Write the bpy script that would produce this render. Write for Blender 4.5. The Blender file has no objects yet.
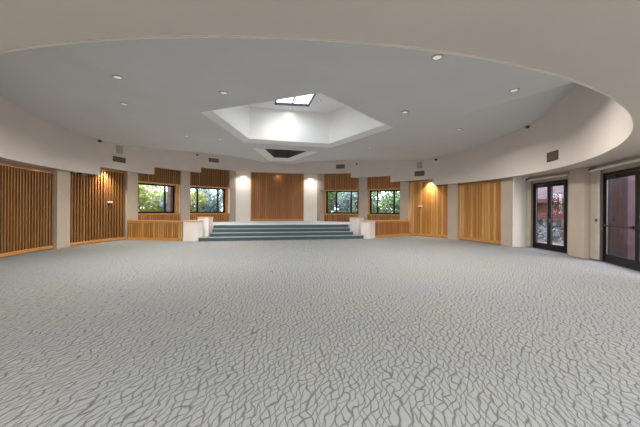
import bpy, bmesh, math, random
from math import sin, cos, radians, pi, hypot, atan2, degrees
from mathutils import Matrix, Vector
random.seed(7)
SC = bpy.context.scene
COL = SC.collection
CAMH = 1.39
R_DRUM = 8.16
S0, S1, S2, S3 = 2.74, 3.07, 3.44, 3.74      # stepped soffit heights
STAGE = 0.66
WEDGE = 4.29

# ------------------------------------------------------------------ materials
def mat(name, col, rough=0.7, metal=0.0, spec=0.3):
    m = bpy.data.materials.new(name); m.use_nodes = True
    b = m.node_tree.nodes['Principled BSDF']
    b.inputs['Base Color'].default_value = (*col, 1)
    b.inputs['Roughness'].default_value = rough
    b.inputs['Metallic'].default_value = metal
    b.inputs['Specular IOR Level'].default_value = spec
    return m
def nd(m, t, **kw):
    n = m.node_tree.nodes.new(t)
    for k, v in kw.items():
        if hasattr(n, k): setattr(n, k, v)
        else: n.inputs[k].default_value = v
    return n
def lk(m, a, b): m.node_tree.links.new(a, b)
def bsdf(m): return m.node_tree.nodes['Principled BSDF']
def ramp(m, stops, interp='LINEAR'):
    n = m.node_tree.nodes.new('ShaderNodeValToRGB'); r = n.color_ramp; r.interpolation = interp
    while len(r.elements) < len(stops): r.elements.new(0.5)
    for e, (p, c) in zip(r.elements, stops): e.position = p; e.color = (*c, 1) if len(c) == 3 else c
    return n
def mottled(name, c1, c2, scale, rough=0.8, bump=0.0, bscale=80):
    m = mat(name, c1, rough)
    tc = nd(m, 'ShaderNodeTexCoord'); n = nd(m, 'ShaderNodeTexNoise'); n.inputs['Scale'].default_value = scale
    n.inputs['Detail'].default_value = 5
    lk(m, tc.outputs['Object'], n.inputs['Vector'])
    r = ramp(m, [(0.35, c1), (0.65, c2)]); lk(m, n.outputs['Fac'], r.inputs['Fac']); lk(m, r.outputs['Color'], bsdf(m).inputs['Base Color'])
    if bump:
        n2 = nd(m, 'ShaderNodeTexNoise'); n2.inputs['Scale'].default_value = bscale; lk(m, tc.outputs['Object'], n2.inputs['Vector'])
        b = nd(m, 'ShaderNodeBump'); b.inputs['Strength'].default_value = bump; b.inputs['Distance'].default_value = 0.01
        lk(m, n2.outputs['Fac'], b.inputs['Height']); lk(m, b.outputs['Normal'], bsdf(m).inputs['Normal'])
    return m
def wood(name, cols, rough=0.45, streak=True):
    """colour varies board by board (each board is its own mesh island) with grain along z"""
    m = mat(name, cols[0], rough)
    g = nd(m, 'ShaderNodeNewGeometry')
    r = ramp(m, [(i / max(1, len(cols) - 1), c) for i, c in enumerate(cols)])
    lk(m, g.outputs['Random Per Island'], r.inputs['Fac'])
    tc = nd(m, 'ShaderNodeTexCoord'); mp = nd(m, 'ShaderNodeMapping'); mp.inputs['Scale'].default_value = (30, 30, 1.5)
    lk(m, tc.outputs['Object'], mp.inputs['Vector'])
    n = nd(m, 'ShaderNodeTexNoise'); n.inputs['Scale'].default_value = 1.0; n.inputs['Detail'].default_value = 4
    lk(m, mp.outputs['Vector'], n.inputs['Vector'])
    r2 = ramp(m, [(0.3, (0.78, 0.74, 0.70)), (0.7, (1.1, 1.1, 1.1))]); lk(m, n.outputs['Fac'], r2.inputs['Fac'])
    mx = nd(m, 'ShaderNodeMix', data_type='RGBA', blend_type='MULTIPLY'); mx.inputs[0].default_value = 1.0
    lk(m, r.outputs['Color'], mx.inputs[6]); lk(m, r2.outputs['Color'], mx.inputs[7])
    lk(m, mx.outputs[2], bsdf(m).inputs['Base Color'])
    return m

M = {}
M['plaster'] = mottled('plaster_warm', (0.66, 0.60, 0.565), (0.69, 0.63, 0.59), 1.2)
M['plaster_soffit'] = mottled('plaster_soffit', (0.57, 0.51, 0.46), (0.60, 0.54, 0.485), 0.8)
M['gray'] = mottled('ceiling_gray', (0.60, 0.615, 0.63), (0.625, 0.64, 0.655), 0.7)
M['lip'] = mat('ceiling_lip', (0.82, 0.82, 0.83))
M['well'] = mottled('well_white', (0.88, 0.865, 0.85), (0.90, 0.885, 0.87), 1.0)
M['white'] = mottled('white_plaster', (0.80, 0.76, 0.70), (0.83, 0.79, 0.73), 2.0)
M['pier'] = mottled('pier_plaster', (0.74, 0.68, 0.66), (0.79, 0.73, 0.70), 3.0)
M['taupe'] = mottled('taupe_plaster', (0.45, 0.375, 0.31), (0.49, 0.41, 0.34), 1.5)
M['slat_dark'] = wood('slats_left', [(0.23, 0.105, 0.035), (0.29, 0.14, 0.045), (0.25, 0.125, 0.05), (0.38, 0.20, 0.075), (0.20, 0.10, 0.045)])
M['slat_gold'] = wood('slats_gold', [(0.48, 0.22, 0.06), (0.64, 0.36, 0.12), (0.44, 0.19, 0.05), (0.74, 0.46, 0.19), (0.38, 0.155, 0.04), (0.56, 0.28, 0.085)])
M['slat_mid'] = wood('slats_mid', [(0.40, 0.17, 0.06), (0.46, 0.21, 0.08), (0.36, 0.15, 0.05), (0.50, 0.25, 0.10)])
M['slat_center'] = wood('boards_center', [(0.34, 0.14, 0.05), (0.38, 0.165, 0.06), (0.32, 0.13, 0.045), (0.43, 0.20, 0.08)])
M['slat_back'] = mat('slat_backing', (0.03, 0.012, 0.006), 0.9)
M['slat_back_gold'] = mat('slat_backing_gold', (0.10, 0.035, 0.01), 0.9)
M['trim_wood'] = wood('trim_oak', [(0.54, 0.26, 0.08), (0.58, 0.29, 0.095)])
M['cap_wood'] = wood('cap_oak', [(0.62, 0.38, 0.19), (0.66, 0.42, 0.22)])
M['black'] = mat('black_aluminium', (0.012, 0.012, 0.014), 0.35, 0.3)
M['metal'] = mat('brushed_metal', (0.55, 0.55, 0.55), 0.3, 1.0)
M['bead'] = mat('bead_gray', (0.16, 0.16, 0.17), 0.4, 0.4)
M['rim'] = mat('rim_bead', (0.68, 0.63, 0.57), 0.5)
M['vent'] = mat('vent_taupe', (0.13, 0.095, 0.075), 0.6)
M['vent_dark'] = mat('vent_dark', (0.05, 0.038, 0.03), 0.8)
M['speaker'] = mat('speaker_cloth', (0.42, 0.385, 0.36), 0.8)
M['dark'] = mat('sensor_dark', (0.06, 0.055, 0.05), 0.5)
M['offwhite'] = mat('offwhite_plastic', (0.78, 0.76, 0.72), 0.45)
M['blind'] = mottled('blind_fabric', (0.40, 0.36, 0.29), (0.44, 0.40, 0.33), 4)
M['recess_shade'] = mat('recess_shade_gray', (0.13, 0.13, 0.13), 0.8)  # shade of the unlit ceiling recess put into the gray
M['ground'] = mottled('outside_ground', (0.13, 0.11, 0.095), (0.20, 0.175, 0.155), 1.5)
M['bark'] = mottled('bark', (0.10, 0.07, 0.05), (0.18, 0.13, 0.09), 9)
M['stone'] = mottled('rubble_stone', (0.16, 0.17, 0.15), (0.42, 0.42, 0.40), 6, 0.9, 0.6, 30)
M['box_brown'] = mat('brown_paint', (0.10, 0.035, 0.022), 0.6)
M['shaded_pier'] = mottled('shaded_brown_brick', (0.055, 0.035, 0.045), (0.085, 0.055, 0.065), 5, 0.8)  # shade on the pier outside the second door put into the dark brown

def brickm(name, c1, c2, mortar, scale):
    m = mat(name, c1, 0.85)
    tc = nd(m, 'ShaderNodeTexCoord'); mp = nd(m, 'ShaderNodeMapping'); mp.inputs['Rotation'].default_value = (radians(90), 0, 0)
    sx = nd(m, 'ShaderNodeSeparateXYZ'); cb = nd(m, 'ShaderNodeCombineXYZ'); ad = nd(m, 'ShaderNodeMath', operation='ADD')
    lk(m, tc.outputs['Object'], sx.inputs[0]); lk(m, sx.outputs['X'], ad.inputs[0]); lk(m, sx.outputs['Y'], ad.inputs[1])
    lk(m, ad.outputs[0], cb.inputs['X']); lk(m, sx.outputs['Z'], cb.inputs['Y'])
    b = nd(m, 'ShaderNodeTexBrick'); b.inputs['Color1'].default_value = (*c1, 1); b.inputs['Color2'].default_value = (*c2, 1)
    b.inputs['Mortar'].default_value = (*mortar, 1); b.inputs['Scale'].default_value = scale
    b.inputs['Mortar Size'].default_value = 0.02
    lk(m, cb.outputs[0], b.inputs['Vector']); lk(m, b.outputs['Color'], bsdf(m).inputs['Base Color'])
    return m
M['brick'] = brickm('red_brick', (0.17, 0.045, 0.033), (0.24, 0.075, 0.055), (0.14, 0.07, 0.06), 2.6)
M['shingle'] = brickm('roof_shingle', (0.045, 0.03, 0.033), (0.13, 0.10, 0.105), (0.012, 0.008, 0.008), 2.4)
M['purple_brick'] = brickm('dusky_brick', (0.15, 0.09, 0.10), (0.19, 0.12, 0.13), (0.12, 0.09, 0.09), 2.6)

# glass
def glassm(name, tint, gloss=0.08):
    m = bpy.data.materials.new(name); m.use_nodes = True; t = m.node_tree; t.nodes.clear()
    o = t.nodes.new('ShaderNodeOutputMaterial'); tr = t.nodes.new('ShaderNodeBsdfTransparent'); gl = t.nodes.new('ShaderNodeBsdfGlossy')
    fr = t.nodes.new('ShaderNodeLayerWeight'); fr.inputs['Blend'].default_value = 0.5
    tr.inputs['Color'].default_value = (*tint, 1); gl.inputs['Roughness'].default_value = 0.02
    mx = t.nodes.new('ShaderNodeMixShader')
    pw = t.nodes.new('ShaderNodeMath'); pw.operation = 'POWER'; pw.inputs[1].default_value = 4.0
    mu = t.nodes.new('ShaderNodeMath'); mu.operation = 'MULTIPLY_ADD'; mu.inputs[1].default_value = 0.4; mu.inputs[2].default_value = gloss * .3
    t.links.new(fr.outputs['Facing'], pw.inputs[0]); t.links.new(pw.outputs[0], mu.inputs[0]); t.links.new(mu.outputs[0], mx.inputs[0])
    t.links.new(tr.outputs[0], mx.inputs[1]); t.links.new(gl.outputs[0], mx.inputs[2]); t.links.new(mx.outputs[0], o.inputs[0])
    return m
M['glass'] = glassm('clear_glass', (0.92, 0.95, 0.94))
M['glass_door'] = glassm('door_glass', (0.90, 0.88, 0.93), 0.12)

def leafm(name, cols):
    m = mat(name, cols[0], 0.6)
    g = nd(m, 'ShaderNodeNewGeometry'); r = ramp(m, [(i / (len(cols) - 1), c) for i, c in enumerate(cols)])
    lk(m, g.outputs['Random Per Island'], r.inputs['Fac']); lk(m, r.outputs['Color'], bsdf(m).inputs['Base Color'])
    t = m.node_tree; out = t.nodes['Material Output']; tl = t.nodes.new('ShaderNodeBsdfTranslucent'); mx = t.nodes.new('ShaderNodeMixShader')
    mx.inputs[0].default_value = 0.45
    t.links.new(r.outputs['Color'], tl.inputs['Color']); t.links.new(bsdf(m).outputs[0], mx.inputs[1]); t.links.new(tl.outputs[0], mx.inputs[2]); t.links.new(mx.outputs[0], out.inputs[0])
    return m
M['leaf_yellow'] = leafm('leaf_yellow_green', [(0.28, 0.34, 0.08), (0.48, 0.50, 0.16), (0.14, 0.20, 0.07), (0.62, 0.60, 0.28)])
M['leaf_green'] = leafm('leaf_dark_green', [(0.06, 0.12, 0.05), (0.14, 0.24, 0.10), (0.30, 0.40, 0.20), (0.08, 0.13, 0.08)])
M['leaf_blue'] = leafm('leaf_blue_gray', [(0.13, 0.19, 0.20), (0.28, 0.36, 0.38), (0.10, 0.16, 0.12), (0.50, 0.58, 0.58)])

# emission for real lamps
def lampm(name, col, s):
    m = mat(name, (0.8, 0.8, 0.8)); b = bsdf(m); b.inputs['Emission Color'].default_value = (*col, 1); b.inputs['Emission Strength'].default_value = s
    return m
M['lamp'] = lampm('lamp_face', (1, 0.94, 0.86), 0.35)
M['lamp_warm'] = lampm('lamp_face_warm', (1, 0.8, 0.5), 12)

# carpet: leaf-vein net of long cells on pale blue-grey pile
def carpetm():
    m = mat('carpet_net', (0.5, 0.5, 0.5), 0.95, 0, 0.1)
    tc = nd(m, 'ShaderNodeTexCoord')
    w = nd(m, 'ShaderNodeTexNoise'); w.inputs['Scale'].default_value = 0.9; w.inputs['Detail'].default_value = 2
    lk(m, tc.outputs['Object'], w.inputs['Vector'])
    sub = nd(m, 'ShaderNodeVectorMath', operation='SUBTRACT'); sub.inputs[1].default_value = (0.5, 0.5, 0.5); lk(m, w.outputs['Color'], sub.inputs[0])
    sc = nd(m, 'ShaderNodeVectorMath', operation='SCALE'); sc.inputs['Scale'].default_value = 0.28; lk(m, sub.outputs[0], sc.inputs[0])
    ad = nd(m, 'ShaderNodeVectorMath', operation='ADD'); lk(m, tc.outputs['Object'], ad.inputs[0]); lk(m, sc.outputs[0], ad.inputs[1])
    w2 = nd(m, 'ShaderNodeTexNoise'); w2.inputs['Scale'].default_value = 7.0; w2.inputs['Detail'].default_value = 1; lk(m, tc.outputs['Object'], w2.inputs['Vector'])
    sub2 = nd(m, 'ShaderNodeVectorMath', operation='SUBTRACT'); sub2.inputs[1].default_value = (0.5, 0.5, 0.5); lk(m, w2.outputs['Color'], sub2.inputs[0])
    sc2 = nd(m, 'ShaderNodeVectorMath', operation='SCALE'); sc2.inputs['Scale'].default_value = 0.09; lk(m, sub2.outputs[0], sc2.inputs[0])
    ad2 = nd(m, 'ShaderNodeVectorMath', operation='ADD'); lk(m, ad.outputs[0], ad2.inputs[0]); lk(m, sc2.outputs[0], ad2.inputs[1]); ad = ad2
    mp0 = nd(m, 'ShaderNodeMapping'); mp0.inputs['Rotation'].default_value = (0, 0, radians(29)); lk(m, ad.outputs[0], mp0.inputs['Vector'])
    def family(tilt, width, seed, amp):
        mp = nd(m, 'ShaderNodeMapping'); mp.inputs['Rotation'].default_value = (0, 0, radians(tilt)); lk(m, mp0.outputs[0], mp.inputs['Vector'])
        ms = nd(m, 'ShaderNodeMapping'); ms.inputs['Scale'].default_value = (9, 4.5, 1); ms.inputs['Location'].default_value = (seed, seed * 2.3, 0); lk(m, mp0.outputs[0], ms.inputs['Vector'])
        nz = nd(m, 'ShaderNodeTexNoise'); nz.inputs['Scale'].default_value = 1.0; nz.inputs['Detail'].default_value = 1; lk(m, ms.outputs[0], nz.inputs['Vector'])
        sx = nd(m, 'ShaderNodeSeparateXYZ'); lk(m, mp.outputs[0], sx.inputs[0])
        d1 = nd(m, 'ShaderNodeMath', operation='DIVIDE'); d1.inputs[1].default_value = width; lk(m, sx.outputs['X'], d1.inputs[0])
        a1 = nd(m, 'ShaderNodeMath', operation='MULTIPLY_ADD'); a1.inputs[1].default_value = amp; lk(m, nz.outputs['Fac'], a1.inputs[0]); lk(m, d1.outputs[0], a1.inputs[2])
        pp = nd(m, 'ShaderNodeMath', operation='PINGPONG'); pp.inputs[1].default_value = 0.5; lk(m, a1.outputs[0], pp.inputs[0])
        return pp
    f1 = family(19, 0.056, 3.1, 1.9); f2 = family(-19, 0.056, 11.7, 1.9)
    mn = nd(m, 'ShaderNodeMath', operation='MINIMUM'); lk(m, f1.outputs[0], mn.inputs[0]); lk(m, f2.outputs[0], mn.inputs[1])
    r = ramp(m, [(0.02, (0, 0, 0)), (0.13, (1, 1, 1))]); lk(m, mn.outputs[0], r.inputs['Fac'])
    pile = nd(m, 'ShaderNodeTexNoise'); pile.inputs['Scale'].default_value = 120; lk(m, tc.outputs['Object'], pile.inputs['Vector'])
    st = nd(m, 'ShaderNodeTexNoise'); st.inputs['Scale'].default_value = 0.55; st.inputs['Detail'].default_value = 6; lk(m, tc.outputs['Object'], st.inputs['Vector'])
    base = ramp(m, [(0.36, (0.262, 0.274, 0.290)), (0.56, (0.276, 0.285, 0.279)), (0.80, (0.284, 0.281, 0.255))]); lk(m, st.outputs['Fac'], base.inputs['Fac'])
    pr = ramp(m, [(0.3, (0.86, 0.86, 0.86)), (0.7, (1.08, 1.08, 1.08))]); lk(m, pile.outputs['Fac'], pr.inputs['Fac'])
    mu = nd(m, 'ShaderNodeMix', data_type='RGBA', blend_type='MULTIPLY'); mu.inputs[0].default_value = 1
    lk(m, base.outputs['Color'], mu.inputs[6]); lk(m, pr.outputs['Color'], mu.inputs[7])
    mx = nd(m, 'ShaderNodeMix', data_type='RGBA'); lk(m, r.outputs['Color'], mx.inputs[0])
    mx.inputs[6].default_value = (0.110, 0.115, 0.106, 1); lk(m, mu.outputs[2], mx.inputs[7])
    lk(m, mx.outputs[2], bsdf(m).inputs['Base Color'])
    b = nd(m, 'ShaderNodeBump'); b.inputs['Strength'].default_value = 0.25; b.inputs['Distance'].default_value = 0.004
    lk(m, r.outputs['Color'], b.inputs['Height']); lk(m, b.outputs['Normal'], bsdf(m).inputs['Normal'])
    return m
M['carpet'] = carpetm()
M['carpet_stage_lit'] = mottled('carpet_stage_lit', (0.62, 0.66, 0.69), (0.66, 0.70, 0.73), 30, 0.95)  # light falling on the stage put into this paler carpet colour
M['carpet_teal'] = mottled('carpet_teal', (0.06, 0.085, 0.095), (0.08, 0.11, 0.12), 60, 0.95)
M['tread'] = mottled('carpet_tread_lit', (0.20, 0.24, 0.26), (0.24, 0.28, 0.30), 60, 0.95)  # step carpet as lit on the treads, light put into the colour

# ------------------------------------------------------------------ mesh helpers (room frame: x right, y towards the stage, origin under the dome centre)
def P(rel, r, z=0.0):
    a = radians(rel); return Vector((r * sin(a), r * cos(a), z))
class MB:
    def __init__(s): s.v = []; s.f = []
    def poly(s, pts):
        n = len(s.v); s.v += [tuple(p) for p in pts]; s.f.append(tuple(range(n, n + len(pts)))); return s
    def prism(s, base, top):
        """two matching loops"""
        n = len(s.v); k = len(base); s.v += [tuple(p) for p in base] + [tuple(p) for p in top]
        s.f.append(tuple(range(n + k - 1, n - 1, -1))); s.f.append(tuple(range(n + k, n + 2 * k)))
        for i in range(k):
            j = (i + 1) % k; s.f.append((n + i, n + j, n + k + j, n + k + i))
        return s
    def box(s, x0, x1, y0, y1, z0, z1, mtx=None):
        b = [Vector(p) for p in ((x0, y0, z0), (x1, y0, z0), (x1, y1, z0), (x0, y1, z0))]
        t = [Vector((p.x, p.y, z1)) for p in b]
        if mtx: b = [mtx @ p for p in b]; t = [mtx @ p for p in t]
        return s.prism(b, t)
    def sector(s, a0, a1, r0, r1, z0, z1, step=3.0):
        n = max(1, int(math.ceil(abs(a1 - a0) / step))); m = len(s.v)
        for i in range(n + 1):
            a = a0 + (a1 - a0) * i / n
            s.v += [tuple(P(a, r0, z0)), tuple(P(a, r1, z0)), tuple(P(a, r1, z1)), tuple(P(a, r0, z1))]
        for i in range(n):
            p = m + 4 * i; q = p + 4
            for j in range(4):
                k = (j + 1) % 4; s.f.append((p + j, p + k, q + k, q + j))
        s.f.append((m, m + 3, m + 2, m + 1)); e = m + 4 * n; s.f.append((e, e + 1, e + 2, e + 3))
        return s
    def bar(s, p, q, rad, n=8):
        p, q = Vector(p), Vector(q); d = (q - p).normalized(); u = d.orthogonal().normalized(); w = d.cross(u)
        b = [p + (u * cos(2 * pi * i / n) + w * sin(2 * pi * i / n)) * rad for i in range(n)]
        return s.prism(b, [x + (q - p) for x in b])
    def lathe(s, c, prof, n=20, mtx=None):
        """profile (r,z) rings round local z at c"""
        m = len(s.v)
        for (r, z) in prof:
            for i in range(n):
                v = Vector((r * cos(2 * pi * i / n), r * sin(2 * pi * i / n), z))
                if mtx: v = mtx @ v
                s.v.append(tuple(Vector(c) + v))
        for k in range(len(prof) - 1):
            for i in range(n):
                j = (i + 1) % n; a = m + k * n; s.f.append((a + i, a + j, a + n + j, a + n + i))
        s.f.append(tuple(m + i for i in range(n))[::-1]); e = m + (len(prof) - 1) * n; s.f.append(tuple(e + i for i in range(n)))
        return s
    def build(s, name, m, parent=None, smooth=False, recalc=True, bevel=0, origin=None):
        me = bpy.data.meshes.new(name); vs = s.v
        if parent is not None: o0 = parent_world(parent)
        elif origin is not None: o0 = Vector(origin)
        else: o0 = Vector((0, 0, 0))
        me.from_pydata([tuple(Vector(v) - o0) for v in vs], [], s.f)
        if recalc:
            b = bmesh.new(); b.from_mesh(me); bmesh.ops.recalc_face_normals(b, faces=b.faces); b.to_mesh(me); b.free()
        me.materials.append(m)
        if smooth: me.shade_smooth() if hasattr(me, 'shade_smooth') else None
        o = bpy.data.objects.new(name, me); COL.objects.link(o)
        if parent is not None: o.parent = parent
        else: o.location = o0
        if bevel:
            bv = o.modifiers.new('bevel', 'BEVEL'); bv.width = bevel; bv.segments = 2; bv.limit_method = 'ANGLE'
        return o
def parent_world(o):
    v = Vector((0, 0, 0))
    while o is not None: v += o.location; o = o.parent
    return v
def thing(name, label, cat, loc, group=None):
    o = bpy.data.objects.new(name, None); COL.objects.link(o); o.location = loc; o.empty_display_size = 0.2
    o['label'] = label; o['category'] = cat
    if group: o['group'] = group
    return o
def tag(o, label, cat, group=None):
    o['label'] = label; o['category'] = cat
    if group: o['group'] = group
    return o
def struct(o, label=None):
    o['kind'] = 'structure'
    if label: o['label'] = label
    return o
def sempty(name, loc, label=None):
    o = bpy.data.objects.new(name, None); COL.objects.link(o); o.location = loc; struct(o, label); return o

# ------------------------------------------------------------------ floor
FL = [P(a, 9.25, 0) for a in range(132, -132, -6)] + [P(-132, 9.25)] + [Vector((-7.0, P(-132, 9.25).y, 0)), Vector((-7.0, -13, 0)), Vector((7.0, -13, 0)), Vector((7.0, P(132, 9.25).y, 0))]
mb = MB(); mb.poly(FL)
struct(mb.build('floor', M['carpet']), 'pale grey carpet with a net of fine darker lines')

# ------------------------------------------------------------------ ceilings
def soffit_z(rel):
    a = abs(rel)
    return S3 if a < 32.5 else S2 if a < 50 else S1 if a < 68 else S0
FT = [(0, 4.66), (8, 4.66), (18, 4.63), (29, 4.62), (40, 4.48), (53, 4.26), (64, 4.13), (72, 4.15), (78, 4.17), (86, 4.26), (97, 4.40), (107, 4.52), (115, 4.74), (120, 4.87), (128, 4.9), (137, 4.9)]
def ft(rel):
    a = abs(rel)
    for (x0, z0), (x1, z1) in zip(FT, FT[1:]):
        if x0 <= a <= x1: return z0 + (z1 - z0) * (a - x0) / (x1 - x0)
    return FT[-1][1]
# low outer soffit (over the entrance side), one ring with a rear extension
def ring(a0, a1, r0, r1, z, th, name, label):
    m_ = MB().sector(a0, a1, r0 + .008, r1, z, z + th, 2.0)
    return struct(m_.build(name, M['plaster_soffit']), label)
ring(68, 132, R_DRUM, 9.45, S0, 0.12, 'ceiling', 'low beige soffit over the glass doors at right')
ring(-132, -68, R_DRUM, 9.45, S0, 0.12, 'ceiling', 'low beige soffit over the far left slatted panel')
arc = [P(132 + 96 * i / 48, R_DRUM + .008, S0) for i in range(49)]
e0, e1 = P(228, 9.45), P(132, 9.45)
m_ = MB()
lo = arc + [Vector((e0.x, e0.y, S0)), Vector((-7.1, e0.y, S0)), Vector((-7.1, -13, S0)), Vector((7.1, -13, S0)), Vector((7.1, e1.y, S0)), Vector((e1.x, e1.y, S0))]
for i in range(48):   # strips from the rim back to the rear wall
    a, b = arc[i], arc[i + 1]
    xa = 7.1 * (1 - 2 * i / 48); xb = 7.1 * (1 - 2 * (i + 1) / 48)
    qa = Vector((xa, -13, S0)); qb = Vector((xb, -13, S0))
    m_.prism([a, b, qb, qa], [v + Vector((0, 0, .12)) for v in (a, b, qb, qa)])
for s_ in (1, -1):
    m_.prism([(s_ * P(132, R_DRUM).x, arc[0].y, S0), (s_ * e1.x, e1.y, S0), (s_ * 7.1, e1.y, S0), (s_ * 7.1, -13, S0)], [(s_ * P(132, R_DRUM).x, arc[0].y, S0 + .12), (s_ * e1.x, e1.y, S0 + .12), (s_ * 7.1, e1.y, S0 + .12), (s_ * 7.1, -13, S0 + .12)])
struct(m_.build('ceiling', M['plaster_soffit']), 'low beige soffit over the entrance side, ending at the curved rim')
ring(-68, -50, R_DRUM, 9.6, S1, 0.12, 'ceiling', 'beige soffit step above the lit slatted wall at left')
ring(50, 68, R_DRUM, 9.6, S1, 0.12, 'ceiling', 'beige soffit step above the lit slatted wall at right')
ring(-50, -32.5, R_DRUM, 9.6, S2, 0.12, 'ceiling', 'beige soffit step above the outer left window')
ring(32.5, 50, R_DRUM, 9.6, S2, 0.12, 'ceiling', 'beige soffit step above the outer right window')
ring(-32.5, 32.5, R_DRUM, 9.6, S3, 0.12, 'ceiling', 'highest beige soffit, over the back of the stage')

# curved fascia (the drum)
mb = MB()
th = 0.014
def fascia(a0, a1, topf, step=2.0):
    n = int(round(abs(a1 - a0) / step)) or 1
    z0 = soffit_z((a0 + a1) / 2 if (a0 + a1) / 2 <= 180 else (a0 + a1) / 2 - 360)
    for i in range(n):
        p, q = a0 + (a1 - a0) * i / n, a0 + (a1 - a0) * (i + 1) / n
        b = [P(p, R_DRUM, z0), P(q, R_DRUM, z0), P(q, R_DRUM + th, z0), P(p, R_DRUM + th, z0)]
        zp, zq = topf(p) + .06, topf(q) + .06
        mb.prism(b, [Vector((b[0].x, b[0].y, zp)), Vector((b[1].x, b[1].y, zq)), Vector((b[2].x, b[2].y, zq)), Vector((b[3].x, b[3].y, zp))])
def smooth_fascia(a0, a1, topf, n):
    m = len(mb.v)
    z0 = soffit_z(((a0 + a1) / 2 + 180) % 360 - 180) - .006
    for i in range(n + 1):
        a = a0 + (a1 - a0) * i / n; zt = topf((a + 180) % 360 - 180) + .06
        mb.v.extend([tuple(P(a, R_DRUM, z0)), tuple(P(a, R_DRUM + th, z0)), tuple(P(a, R_DRUM + th, zt)), tuple(P(a, R_DRUM, zt))])
    for i in range(n):
        p = m + 4 * i; q = p + 4
        for j in range(4):
            k = (j + 1) % 4; mb.f.append((p + j, p + k, q + k, q + j))
    mb.f.append((m, m + 3, m + 2, m + 1)); e = m + 4 * n; mb.f.append((e, e + 1, e + 2, e + 3))
for a0, a1 in ((-32.5, 32.5), (32.5, 50), (50, 68), (-50, -32.5), (-68, -50), (68, 292)):
    smooth_fascia(a0, a1, ft, int(abs(a1 - a0) / 1.2) + 2)
wf = struct(mb.build('wall_fascia', M['plaster']), 'tall curved beige fascia round the raised ceiling, stepped along its foot')
for p_ in wf.data.polygons:
    n_ = p_.normal
    p_.use_smooth = False and hypot(n_.x, n_.y) > .9 and abs(n_.x * p_.center.x + n_.y * p_.center.y) / max(.01, hypot(p_.center.x, p_.center.y)) > .9
# bead along the lower rim
mb = MB(); m0 = 0
for a0, a1 in ((68, 292),):
    mb.sector(a0, a1, R_DRUM - .006, R_DRUM - .001, S0 - .012, S0 + .018, 1.0)
struct(mb.build('trim_1', M['rim']), 'thin pale bead along the lower rim of the fascia')

# crease lines of the raised ceiling: |x| = CR0 - CR1*y
CR0, CR1 = 3.58, 0.325
ya, yb = 8.11, -6.0
def crease(y, s): return Vector((s * (CR0 - CR1 * y), y, WEDGE))
# flat centre wedge with two openings
def ngon(R, off=0):  # pentagon, one side facing the stage
    return [P(a, R, 0) for a in (-36, 36, 108, 180, 252)]
PO = [v + Vector((0, 0, 0)) for v in ngon(3.33)]
PI_ = ngon(3.02)
far0, far1 = 3.95, 6.40
TO = [Vector((-1.62, far0 - .2, 0)), Vector((1.62, far0 - .2, 0)), Vector((0.62, far1 + .75, 0)), Vector((-0.62, far1 + .75, 0))]
TI = [Vector((-1.10, far0, 0)), Vector((1.10, far0, 0)), Vector((0.40, far1, 0)), Vector((-0.40, far1, 0))]
def plate_with_holes(outer, holes, z, name, m_):
    b = bmesh.new(); edges = []
    for loop in [outer] + holes:
        vs = [b.verts.new((p.x, p.y, z)) for p in loop]
        edges += [b.edges.new((vs[i], vs[(i + 1) % len(vs)])) for i in range(len(vs))]
    bmesh.ops.triangle_fill(b, use_beauty=True, use_dissolve=False, edges=edges)
    bmesh.ops.recalc_face_normals(b, faces=b.faces)
    me = bpy.data.meshes.new(name); b.to_mesh(me); b.free(); me.materials.append(m_)
    o = bpy.data.objects.new(name, me); COL.objects.link(o)
    s = o.modifiers.new('thickness', 'SOLIDIFY'); s.thickness = 0.05; s.offset = 1 if me.polygons[0].normal.z > 0 else -1
    return o
front_a = degrees(atan2(CR0 - CR1 * ya, ya)); rear_a = degrees(atan2(CR0 - CR1 * yb, yb))
RW = R_DRUM + .06
outer = [P(a, RW) for a in [front_a * (-1 + 2 * i / 6) for i in range(7)]]
outer += [P(rear_a + (360 - 2 * rear_a) * i / 24, RW) for i in range(25)]
# the crease must be straight, so clip between the front and the rear arcs (the two end points do that)
struct(plate_with_holes(outer, [PO, TO], WEDGE, 'ceiling', M['gray']), 'flat grey wedge of raised ceiling with the skylight opening')
# side facets
for s, side in ((1, 'right'), (-1, 'left')):
    mb = MB(); n = 44; m = 8; idx = {}
    for i in range(n + 1):
        t = i / n; rel = front_a + (rear_a - front_a) * t
        pi_ = crease(ya + (yb - ya) * t, s)
        pi_ = crease(RW * cos(radians(rel)) if 0 < i < n else (ya if i == 0 else yb), s)
        po = P(s * rel, RW, ft(rel) + 0.0)
        for j in range(m + 1):
            u = j / m; idx[i, j] = len(mb.v); mb.v.append(tuple(pi_.lerp(po, u)))
    for i in range(n):
        for j in range(m): mb.f.append((idx[i, j], idx[i + 1, j], idx[i + 1, j + 1], idx[i, j + 1]))
    o = mb.build('ceiling', M['gray'], smooth=True)
    struct(o, 'sloping grey side of the raised ceiling, %s of the crease' % side)
# rear part of drum is closed by the wedge itself; closing strips where the sides end
mb = MB()
for s in (1, -1):
    a = s * rear_a
    mb.prism([P(a, RW - .25, WEDGE), P(a + s * 2, RW - .25, WEDGE), P(a + s * 2, RW + .05, WEDGE), P(a, RW + .05, WEDGE)], [P(a, RW - .25, 5), P(a + s * 2, RW - .25, 5), P(a + s * 2, RW + .05, 5), P(a, RW + .05, 5)])
struct(mb.build('ceiling', M['gray']))
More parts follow.
